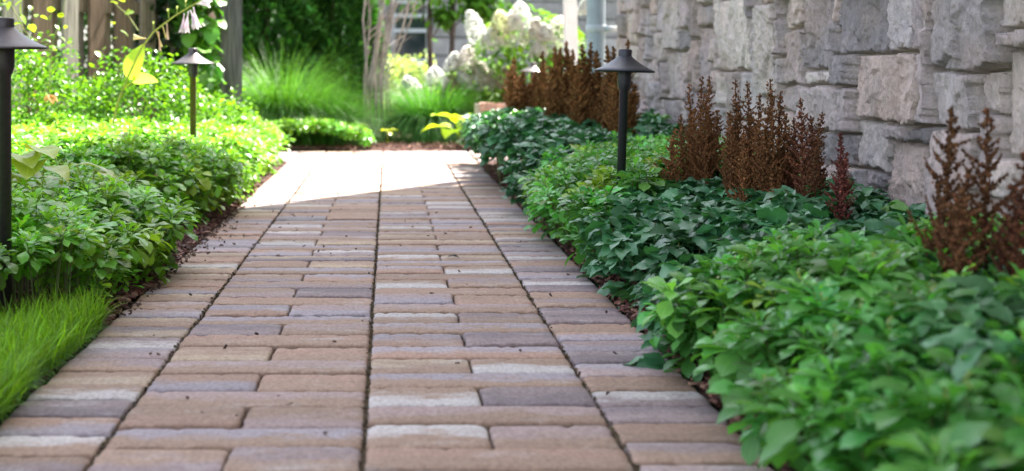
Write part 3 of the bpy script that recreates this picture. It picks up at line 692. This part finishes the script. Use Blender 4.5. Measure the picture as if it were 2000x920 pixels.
def bush(name, label, cat, c, r, n, lf, asp, col, mat='shrubleaf', prof=SMALL, shell=.5, stems=8, pitch=(10, 35), droop=.4, v=.22, yellow=0., group=None, flat=False, partname='foliage'):
    c = np.array(c, float); r = np.array(r, float)
    root = empty(name, (c[0], c[1], 0), label, cat, group); off = (c[0], c[1], 0)
    d = rng.normal(0, 1, (n, 3)); d /= np.linalg.norm(d, axis=1)[:, None]
    lump = 1 + .22 * (vnoise(np.arctan2(d[:, 1], d[:, 0]) * 1.0 + 5, d[:, 2] + 3, .45, .3, int(c[0] * 7) % 13) - .5) * 2
    rad = (shell + (1 - shell) * rng.random(n) ** .6) * lump
    p = c + d * r * rad[:, None]; ok = p[:, 2] > .02; p = p[ok]; m_ = len(p)
    az = np.arctan2(d[ok][:, 1], d[ok][:, 0]) + rng.normal(0, .9, m_)
    C = cvar(col, m_, v, .08)
    if yellow: yl = rng.random(m_) < yellow; C[yl] = C[yl] * np.array((1.8, 1.5, 1.0))
    S = Soup(); L = lf * rng.uniform(.7, 1.3, m_)
    leaves(S, p, az, np.radians(rng.normal(pitch[0], pitch[1], m_)), L, L * asp, C, prof, droop, .2, rng.normal(0, .5, m_)); S.build(partname, M[mat], root, origin=off)
    S = Soup()
    for i in range(stems):
        a = rng.uniform(0, 6.3); rr = rng.uniform(.2, .8); e = c + np.array((math.cos(a) * r[0] * rr, math.sin(a) * r[1] * rr, r[2] * rng.uniform(.1, .7)))
        b_ = np.array((c[0] + rng.normal(0, .03), c[1] + rng.normal(0, .03), 0)); tube(S, [b_, (b_ + e) / 2 + rng.normal(0, .02, 3), e], [.009, .006, .003], (.16, .11, .07), 5)
    if stems: S.build('stem', M['bark'], root, origin=off)
    return root
bush('leafy_shrub', "round leaved glossy shrub in the sun against the leftmost fence boards", "shrub", (-1.78, 6.5, .38), (.40, .5, .37), 6200, .026, .72, (.09, .22, .02), yellow=.1)
bush('leafy_shrub', "glossy small leaved shrub in the sun below the hosta flowers", "shrub", (-1.25, 6.9, .35), (.36, .45, .34), 5400, .026, .72, (.085, .21, .02), yellow=.1)
bush('leafy_shrub', "low sunny shrub just behind the sunlit path light", "shrub", (-.98, 7.6, .24), (.26, .4, .25), 2600, .028, .7, (.10, .24, .025), yellow=.12)

# climbing vines on the fence
def vine(label, z, x0, x1, y0, y1, n, lf, col, depth=.25, cat='vine', mat='matteleaf'):
    s = F / z; c = P((x0 + x1) / 2, 300, z); root = empty('climbing_vine', (c[0], z, 0), label, cat); off = (c[0], z, 0)
    X = rng.normal(0, .5, n).clip(-1, 1) * .5 + .5; x = x0 + (x1 - x0) * rng.random(n); y = y0 + (y1 - y0) * rng.random(n)
    zz = z + rng.uniform(-depth, depth, n); pp = np.array([P(a, b_, q) for a, b_, q in zip(x, y, zz)])
    keep = pp[:, 2] > .05; pp = pp[keep]; m_ = len(pp); S = Soup(); L = lf * rng.uniform(.6, 1.25, m_)
    leaves(S, pp, rng.normal(-1.4, .9, m_), np.radians(rng.normal(-25, 25, m_)), L, L * .85, cvar(col, m_, .25, .08), ROUND, .5, .15, rng.normal(0, .4, m_), .12); S.build('foliage', M[mat], root, origin=off)
    S = Soup()
    for i in range(7):
        xa = rng.uniform(x0, x1); q = [P(xa + rng.normal(0, 12), yb, z) for yb in np.linspace(138 + .6 * s, y0, 7)]; tube(S, q, np.linspace(.008, .003, 7), (.18, .13, .08), 5)
    S.build('stem', M['bark'], root, origin=off); return root
vine("broad leaved green vine hanging over the fence left of the grey post", 8.9, 335, 428, -120, 175, 420, .11, (.11, .28, .03))
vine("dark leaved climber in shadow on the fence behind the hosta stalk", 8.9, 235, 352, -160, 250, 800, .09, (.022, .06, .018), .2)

# loose twig of a young climber in front of the fence, left corner
def sprig(label, pts, z, leafpx, lf=.03, col=(.24, .36, .05)):
    q = np.array([P(a, b_, z + i * .01) for i, (a, b_) in enumerate(pts)]); root = empty('vine_shoot', (q[0][0], z, 0), label, 'vine'); off = (q[0][0], z, 0)
    S = Soup(); tube(S, q, np.linspace(.0035, .0012, len(q)), (.30, .32, .12), 5); S.build('stem', M['bark'], root, origin=off)
    S = Soup(); pp = np.array([P(a, b_, z) for a, b_ in leafpx]); N = len(pp); L = lf * rng.uniform(.8, 1.3, N)
    leaves(S, pp, rng.uniform(0, 6.3, N), np.radians(rng.normal(0, 35, N)), L, L * .75, cvar(col, N, .2, .08), ROUND, .5, .2, rng.normal(0, .5, N)); S.build('foliage', M['shrubleaf'], root, origin=off)
sprig("thin climbing shoot with small yellow green leaves before the pale fence boards", [(95, 200), (100, 95), (110, 60), (122, 30), (130, -20)], 6.2,
      [(100, 28), (112, 32), (108, 50), (125, 28), (130, 50), (98, 70), (118, 72), (103, 95), (112, 98), (85, 65), (72, 28), (78, 32), (92, 20), (60, 20)])
sprig("arching green shoot with long leaves crossing the top left corner", [(-60, 10), (-10, 8), (20, 6), (48, 60), (75, 85)], 5.6,
      [(8, 4), (15, 8), (22, 4), (30, 12), (38, 28), (46, 46), (58, 48), (66, 72), (2, 2), (42, 6)], .045)
sprig("thin twig with pale round leaves beside the shaded climber", [(270, 60), (250, 30), (225, 8), (205, -20)], 6.9, [(218, 43), (230, 8), (243, 4), (252, 20), (262, 24), (205, 95), (226, 75), (188, 100), (235, 60)], .042)

# hostas
def hosta(label, spec, z, lf, col, base):
    root = empty('hosta', base, label, 'hosta', None)
    for (a, b_, az, pit, L, W) in spec:
        tp = np.array(P(a, b_ + (14 if z < 4.2 else 0), z)); S = Soup(); bs = np.array(base, float)
        mid_ = (bs + tp) / 2 + np.array((0, 0, .03)); tube(S, [bs, mid_, tp], [.004, .0035, .003], np.array(col) * .9, 6)
        leaves(S, [tp], az, pit, L, W, cvar(col, 1, .06, .03), [(i / 14, max(.02, math.sin(math.pi * (i / 14) ** .62) ** .8)) for i in range(15)], .9, .22, 0., .14)
        S.build('leaf', M['leaf'], root, origin=base)
    return root
bx = P(60, 400, 3.95)
hosta("pale yellow hosta with broad puckered leaves in the shade near the largest lamp", [(35, 292, -1.0, .25, .14, .11), (70, 280, -.9, .3, .13, .10), (5, 300, -2.2, .2, .15, .12), (40, 326, -.9, .0, .13, .10),
      (78, 332, -.7, .0, .11, .08), (0, 276, 2.6, .35, .18, .12), (60, 304, -1.4, .15, .14, .11), (88, 312, -.6, .05, .11, .08), (20, 335, -1.6, .0, .14, .11)], 3.95, .15, (.36, .44, .05), (bx[0], 3.95, .12))
bx = P(175, 380, 4.1)
hosta("single pale hosta leaf lying over the shaded groundcover", [(150, 308, -.1, .12, .13, .045), (185, 318, -.6, .0, .11, .05)], 4.1, .1, (.36, .42, .12), (bx[0], 4.1, .15))

# hosta flower stalk with its big sunlit leaf
z = 6.0; stalk = empty('hosta_in_flower', (P(222, 230, z)[0], z, 0), "tall hosta flower stalk with white lilac bells and one glowing yellow leaf", "hosta"); off = (P(222, 230, z)[0], z, 0)
S = Soup(); q = [P(a, b_, z) for a, b_ in ((205, 330), (228, 205), (250, 150), (275, 95), (300, 62), (340, 32), (372, 12), (392, 2))]; tube(S, q, np.linspace(.0055, .0022, len(q)), (.42, .45, .16), 7); S.build('stem', M['petal'], stalk, origin=off)
S = Soup()
BIG = [(i / 16, max(.02, math.sin(math.pi * (i / 16) ** .7) ** .75)) for i in range(17)]
leaves(S, [P(262, 158, z)], R(62), R(88), .185, .130, (.52, .68, .06), BIG, .75, .30, R(-8), .05)
leaves(S, [P(258, 160, z)], R(8), R(14), .115, .07, (.52, .68, .08), BIG, .5, .5, R(-55), .05)
tube(S, [P(236, 182, z), P(250, 166, z), P(263, 156, z)], [.003, .0025, .002], (.5, .55, .1), 5)
S.build('leaf', M['petal'], stalk, origin=off)
def bell(S, p, d, L, col, open_=1.0):
    d = np.array(d, float); d /= np.linalg.norm(d); u = np.cross(d, [0, 1, .2]); u /= np.linalg.norm(u); v = np.cross(d, u); p = np.array(p)
    n = 12; pr = [(.0, .0018), (.25, .0022), (.5, .006 * open_), (.8, .010 * open_), (1.0, .016 * open_)]
    V = []
    for t, r in pr:
        for j in range(n):
            a = j * 2 * math.pi / n; rr = r * (1 + (.25 if j % 2 else -.2) * t); tt = t + (.12 if (j % 2 and t == 1.0) else 0)
            V.append(p + d * L * tt + (u * math.cos(a) + v * math.sin(a)) * rr)
    S.add(np.array(V), [[i * n + j, i * n + (j + 1) % n, (i + 1) * n + (j + 1) % n, (i + 1) * n + j] for i in range(4) for j in range(n)], col)
for (a, b_, d, L, c_, o_) in [(368, 22, (-.15, 0, -1), .075, (.75, .66, .72), 1.1), (378, 14, (.15, -.2, -1), .07, (.80, .72, .77), 1.2), (382, 8, (.9, 0, .1), .05, (.82, .76, .80), 1.3), (360, 26, (-.1, -.2, -1), .07, (.75, .64, .70), .8),
                              (388, 6, (1, 0, .5), .045, (.82, .76, .80), 1.2), (372, 20, (.35, -.3, -.9), .07, (.80, .72, .77), 1.2),
                              (326, 46, (.05, 0, -1), .055, (.62, .50, .42), .35), (318, 52, (.3, 0, -1), .045, (.55, .50, .25), .3), (306, 60, (.3, 0, -1), .06, (.58, .52, .25), .3), (310, 62, (.1, -.2, -1), .07, (.60, .45, .38), .3),
                              (285, 75, (-1, 0, .1), .045, (.72, .62, .40), .8), (300, 58, (0, 0, 1), .03, (.35, .42, .12), .3), (345, 28, (.1, 0, 1), .03, (.40, .46, .15), .3), (330, 36, (-.1, 0, 1), .035, (.40, .46, .15), .3), (362, 14, (.1, 0, 1), .028, (.45, .5, .2), .3)]:
    S = Soup(); bell(S, P(a, b_, z), d, L * 1.15, c_, o_); S.build('flower', M['petal'], stalk, origin=off)

# one orange dry leaf caught on the shrub
S = Soup(); c = P(98, 185, 5.4); leaves(S, [c, c, c], [R(-60), R(-110), R(-10)], [R(-30)] * 3, [.055, .045, .045], [.035, .03, .03], (.55, .28, .10), ROUND, .5, .3)
tag(S.build('dry_leaf', M['petal'], None, origin=c), "orange dry leaf caught on top of the sunny shrub", "leaf", "fallen leaves")
for (a, b_, z, lab, col_) in [(1125, 548, 3.88, "curled green leaf fallen on the pavers near the dark foliage", (.06, .12, .04)), (875, 505, 4.33, "small black curled leaf lying on the middle pavers", (.02, .015, .02)),
                            (1520, 862, 2.2, "brown orange withered leaf low in the front groundcover", (.30, .13, .03))]:
    S = Soup(); c = np.array(P(a, b_, z)); c[2] = .006 if z > 3 else .10; s_ = .03 if z > 4 else .055
    leaves(S, [c], R(10), R(12), s_ * 1.4, s_ * .6, col_, OVATE, .7, .45, .2, .3); tag(S.build('fallen_leaf', M['matteleaf'], None, origin=c), lab, "leaf", "fallen leaves")

# ================================================================ FAR END
def grass_clump(label, x, z, r, h, n, col):
    root = empty('ornamental_grass', (x, z, 0), label, 'ornamental grass', 'ornamental grass clumps at the end of the path'); S = Soup()
    a = rng.uniform(0, 6.3, n); rr = rng.random(n) ** .5 * .13; p = np.c_[x + rr * np.cos(a), z + rr * np.sin(a), np.zeros(n)]
    blades(S, p, h * 1.35, .0055, col, 1.9, .25, 7, az=a + rng.normal(0, .3, n), pitch=rng.uniform(R(55), R(88), n))
    S.build('foliage', M['grass'], root, origin=(x, z, 0)); return root
grass_clump("taller sunlit ornamental grass in front of the evergreens", *P(548, 0, 11.1)[:1], 11.1, .45, .66, 4600, (.10, .25, .04))
grass_clump("rounded fine ornamental grass mound left of the grey stems", *P(628, 0, 11.0)[:1], 11.0, .42, .42, 4600, (.075, .21, .035))
grass_clump("ornamental grass clump between the grey stems and the hydrangea", *P(845, 0, 11.5)[:1], 11.4, .42, .47, 5500, (.075, .22, .045))
bx = P(905, 275, 10.6)
hosta("sunlit chartreuse hosta at the end of the path", [(900, 245, -.1, .5, .25, .17), (905, 250, .5, .3, .23, .16), (890, 240, -2.6, .7, .25, .16), (880, 250, 2.9, .3, .25, .17), (910, 255, -.7, .2, .25, .17), (895, 235, -1.4, .5, .25, .17), (890, 255, -2.0, .2, .23, .16), (915, 245, 0.2, .0, .17, .1)],
      10.6, .2, (.50, .66, .05), (bx[0], 10.6, .02))
bx = P(757, 285, 10.7); hosta("small chartreuse hosta at the foot of the grey stems", [(757, 255, .2, .4, .09, .06), (757, 255, 2.2, .3, .09, .06), (757, 258, -1.2, .2, .09, .06)], 10.7, .1, (.52, .60, .06), (bx[0], 10.7, .02))

# multi stemmed shrub
z = 11.4; bx = P(738, 0, z)[0]; root = empty('multi_stem_shrub', (bx, z, 0), "bare grey multi stemmed shrub at the end of the path", "shrub"); off = (bx, z, 0)
tops = [(715, -60), (722, -80), (745, -60), (765, -80), (780, -60), (800, -90), (757, -100), (830, -60), (772, -40), (812, -40)]
tops.sort()
for i, (a, b_) in enumerate(tops):
    S = Soup(); t1 = np.array(P(a, b_, z + rng.uniform(-.2, .2))); b0 = np.array((bx - .12 + .025 * i, z + rng.normal(0, .05), 0.)); kn = np.array(P(712 + i * 5, 150, z + rng.uniform(-.08, .08)))
    q = [b0, (b0 + kn) / 2 + rng.normal(0, .01, 3), kn, (kn + t1) / 2 + rng.normal(0, .02, 3), t1, t1 + (t1 - kn) * .5]; r0 = rng.uniform(.008, .014)
    tube(S, q, np.linspace(r0, r0 * .45, 6), np.array((.34, .28, .27)) * rng.uniform(.8, 1.15), 7)
    for _ in range(3):
        s_ = kn + (t1 - kn) * rng.uniform(.1, .8); tube(S, [s_, s_ + np.array((rng.uniform(.05, .25), rng.normal(0, .1), rng.uniform(.1, .3)))], [.005, .002], (.34, .28, .26), 5)
    S.build('stem', M['bark'], root, origin=off)
S = Soup(); n = 500; p = np.c_[bx + rng.normal(.1, .45, n), z + rng.normal(0, .4, n), rng.uniform(1.6, 2.6, n)]; leaves(S, p, rng.uniform(0, 6.3, n), rng.normal(-.2, .4, n), .08, .045, cvar((.10, .22, .03), n), LANCE, .5); S.build('foliage', M['farleaf'], root, origin=off)

# evergreens
def evergreen(label, x, z, r, h, n=30000, col=(.045, .145, .026), group='evergreens behind the ornamental grass'):
    root = empty('evergreen', (x, z, 0), label, 'evergreen', group); off = (x, z, 0)
    t = rng.random(n) ** .8; a = rng.uniform(0, 6.3, n); prof = r * np.clip(1 - t ** 2.2, .05, 1) * (.85 + .3 * vnoise(a * 1.0 + 4, t * h, .7, .35, 5))
    rr = prof * (.62 + .38 * rng.random(n) ** .5) * (1 + .18 * np.sin(a * 9 + t * 40))
    p = np.c_[x + rr * np.cos(a), z + rr * np.sin(a), .05 + t * h]; S = Soup(); L = rng.uniform(.05, .11, n)
    leaves(S, p, a + rng.normal(0, .5, n), rng.normal(.6, .45, n), L, L * .42, cvar(col, n, .35, .1), [(0, .1), (.3, 1), (.5, .6), (.75, .9), (1, .05)], .3, .1, rng.normal(0, .8, n)); S.build('crown', M['farleaf'], root, origin=off)
    S = Soup(); tube(S, [(x, z, 0), (x, z, h * .85)], [.06, .02], (.15, .10, .07), 8); S.build('trunk', M['bark'], root, origin=off)
evergreen("broad green evergreen behind the tall grass, next to the grey fence post", P(520, 0, 12.6)[0], 12.6, .48, 3.2)
evergreen("broad green evergreen just left of the grey stems", P(645, 0, 12.9)[0], 12.9, .42, 3.3)
evergreen("evergreen partly hidden behind the fence post and vine", P(400, 0, 13.2)[0], 13.2, .5, 3.0, 9000)
# hedge beyond
def hedge(name, label, x0, x1, y0, y1, h, n, col, lf=.09):
    p = np.c_[rng.uniform(x0, x1, n), rng.uniform(y0, y1, n), rng.uniform(0, h, n)]; p[:, 2] *= .85 + .3 * vnoise(p[:, 0], p[:, 1], .5, .5, 3)
    S = Soup(); L = lf * rng.uniform(.6, 1.3, n); leaves(S, p, rng.uniform(0, 6.3, n), rng.normal(.1, .5, n), L, L * .6, cvar(col, n, .3, .1), SMALL, .4, .1, rng.normal(0, .5, n))
    o = S.build(name, M['farleaf'], None, origin=((x0 + x1) / 2, (y0 + y1) / 2, 0)); return tag(o, label, 'hedge')
hedge('hedge', "tall leafy hedge beyond the fence and evergreens", -7.0, -.55, 16.0, 17.2, 2.6, 12000, (.05, .13, .03), .13)
hedge('low_hedge', "low pale green hedge in front of the neighbouring grey house", P(745, 0, 14.5)[0], P(850, 0, 14.5)[0], 14.3, 14.8, .74, 1800, (.42, .50, .22), .06)

# hydrangeas
def flower_head(S, c, L, W, col, lean):
    n = 620; t = rng.random(n) ** .85; a = rng.uniform(0, 6.3, n); r = W / 2 * np.clip(1 - t ** 1.6, 0, 1) ** .5 * (.35 + .65 * np.minimum(1, (t + .12) * 5)) * (.75 + .25 * rng.random(n)) * (1 + .15 * np.sin(a * 5 + t * 9))
    p = np.c_[r * np.cos(a) + lean * t * L, r * np.sin(a), t * L] + np.array(c)
    for k in range(4): leaves(S, p, a + k * math.pi / 2, rng.normal(.2, .4, n), .015, .015, cvar(col, n, .06, .03), [(0, .3), (.5, 1), (1, .3)], .3, .1)
def hydrangea(label, z, heads, xr, yr, base, n, col=(.12, .25, .03)):
    X0 = P(base, 0, z)[0]; root = empty('hydrangea', (X0, z, 0), label, 'hydrangea', 'white panicle hydrangeas'); off = (X0, z, 0)
    S = Soup(); x = rng.uniform(*xr, n); y = yr[0] + (yr[1] - yr[0]) * rng.random(n); zz = z + rng.uniform(-.34, .35, n)
    cx, cy = (xr[0] + xr[1]) / 2, (yr[0] + yr[1]) / 2; ok = ((x - cx) / (xr[1] - xr[0]) * 2) ** 2 + ((y - cy) / (yr[1] - yr[0]) * 2) ** 2 < 1.05
    pp = np.array([P(a, b_, q) for a, b_, q in zip(x[ok], y[ok], zz[ok])]); pp = pp[pp[:, 2] > .03]; m_ = len(pp); L = rng.uniform(.06, .12, m_)
    leaves(S, pp, rng.uniform(0, 6.3, m_), rng.normal(0, .5, m_), L, L * .5, cvar(col, m_, .25, .08), LANCE, .6, .25, rng.normal(0, .3, m_)); S.build('foliage', M['farleaf'], root, origin=off)
    S = Soup()
    for (a, b_, *_) in heads:
        e = np.array(P(a, b_, z)); b0 = np.array((X0 + rng.normal(0, .05), z, 0.)); tube(S, [b0, (b0 + e) / 2 + rng.normal(0, .03, 3), e], [.009, .006, .004], (.20, .22, .08), 5)
    S.build('stem', M['bark'], root, origin=off)
    for (a, b_, w, h, col_) in heads:
        s = F / z; S = Soup(); zc = z - rng.uniform(.28, .38); flower_head(S, P(a, b_ + h * .62, zc), h * 1.08 / s, w * 1.0 / s, col_, rng.normal(0, .15)); S.build('flower_head', M['petal'], root, origin=off)
W1 = (.88, .88, .85); W2 = (.86, .82, .78); W3 = (.80, .68, .62); Y1 = (.84, .84, .62)
hydrangea("tall hydrangea with large white cone flowers beside the white post", 11.8, [(940, 50, 46, 60, W1), (955, 70, 40, 45, W1), (978, 45, 44, 50, Y1), (1005, 55, 56, 62, W2), (1018, 28, 46, 50, W1), (1047, 55, 36, 40, W2), (1085, 65, 62, 66, W2), (1068, 62, 34, 34, W1), (1138, 10, 24, 30, W1), (1052, 96, 36, 26, W1)],
          (920, 1150), (20, 205), 1040, 1500, (.14, .28, .03))
hydrangea("lower hydrangea with blush white flowers behind the ornamental grass", 11.95, [(880, 118, 28, 32, W1), (912, 112, 44, 44, W2), (855, 148, 46, 34, W1), (883, 158, 30, 24, W3), (936, 140, 40, 38, W2), (952, 155, 40, 38, W2), (985, 152, 36, 40, W3), (908, 148, 26, 22, W1), (806, 160, 34, 20, W1), (912, 164, 26, 18, W1)],
          (840, 1020), (125, 240), 930, 1000, (.15, .27, .04))
# low brick edging
c = P(985, 205, 10.6); c = (c[0], c[1], c[2]); S = Soup()
for r_i in range(5):
    for k in range(3): box(S, (c[0] - .1 + k * .2 + (.1 if r_i % 2 else 0), 10.6, .035 + r_i * .07), (.19, .10, .062), np.array((.52, .30, .25)) * rng.uniform(.85, 1.15), jit=.002)
root = empty('brick_edging', (c[0], 10.6, 0), "low pink brick edging under the hydrangea", "brick edging"); S.build('brick', M['brick'], root, smooth=False, origin=(c[0], 10.6, 0))
S = Soup(); box(S, (c[0] + .05, 10.6, .17), (.56, .085, .34), (.40, .36, .32)); S.build('mortar', M['mortar'], root, smooth=False, origin=(c[0], 10.6, 0))
bush('leafy_shrub', "small olive shrub in front of the pink brick edging", "shrub", (P(952, 0, 10.35)[0], 10.35, .13), (.20, .12, .13), 900, .05, .6, (.12, .17, .05), mat='farleaf')

# small tree with thin trunks
z = 14.2; X0 = P(850, 0, z)[0]; root = empty('young_tree', (X0, z, 0), "young tree with two thin dark trunks before the grey house", "tree"); off = (X0, z, 0)
for a, b_ in ((838, 846), (884, 876)):
    S = Soup(); tube(S, [(P(b_, 0, z)[0], z, 0), (P(a, 0, z)[0], z, 1.0), (P(a, 0, z)[0] + .03, z, 2.4)], [.035, .028, .018], (.13, .10, .10), 8)
    for _ in range(4):
        s_ = np.array((P(a, 0, z)[0], z, rng.uniform(.8, 1.6))); tube(S, [s_, s_ + np.array((rng.uniform(-.4, .5), 0, rng.uniform(.3, .6)))], [.010, .004], (.16, .13, .12), 5)
    S.build('trunk', M['bark'], root, origin=off)
S = Soup(); n = 1100; cl = np.array([P(890, -40, z), P(935, 20, z), P(865, -60, z), P(955, -20, z), P(800, -70, z), P(868, 28, z), P(915, -60, z)]); k = rng.integers(0, len(cl), n); sp_ = np.array([.25, .13, .3, .2, .3, .06, .3])[k]
p = cl[k] + rng.normal(0, 1, (n, 3)) * sp_[:, None] * .7; leaves(S, p, rng.uniform(0, 6.3, n), rng.normal(-.4, .4, n), .11, .07, cvar((.10, .24, .03), n), LANCE, .6, .1); S.build('crown', M['farleaf'], root, origin=off)

# neighbouring house
z = 22.; nb = empty('neighbour_house', (3.2, z, 0), "pale grey neighbouring house with a dark window behind the garden", "house"); off = (3.2, z, 0)
S = Soup(); box(S, (3.2, z + 3, 2.6), (9.0, 5.9, 5.3), (.30, .29, .31))
for k in range(18): box(S, (3.2, z, .12 + k * .29), (9.0, .06, .265), np.array((.36, .34, .36)) * rng.uniform(.85, 1.15), tilt=0)
S.build('wall', M['siding'], nb, smooth=False, origin=off)
S = Soup(); V = np.array([[-1.6, z - .4, 5.2], [8, z - .4, 5.2], [8, z + 3, 7.2], [-1.6, z + 3, 7.2], [-1.6, z + 6.4, 5.2], [8, z + 6.4, 5.2]]); S.add(V, [[0, 1, 2, 3], [3, 2, 5, 4]], (.10, .10, .11)); S.build('roof', M['roof'], nb, smooth=False, origin=off)
a0 = P(768, 118, z - .08); a1 = P(836, -90, z - .08); wc = ((a0[0] + a1[0]) / 2, (a0[2] + a1[2]) / 2); ww, wh = a1[0] - a0[0], a1[2] - a0[2]
S = Soup(); 
for dx in (-ww / 2, ww / 2): box(S, (wc[0] + dx, z - .07, wc[1]), (.07, .09, wh + .1), (.34, .33, .36))
for f_ in (0, .28, .42, .55, 1.0): box(S, (wc[0], z - .075, wc[1] - wh / 2 + wh * f_), (ww, .085, .06), (.50, .52, .58))
wf = S.build('window', M['paint'], nb, smooth=False, origin=off)
S = Soup(); box(S, (wc[0], z - .05, wc[1]), (ww, .02, wh), (.015, .022, .035)); S.build('pane', M['glass'], wf, smooth=False, origin=off)
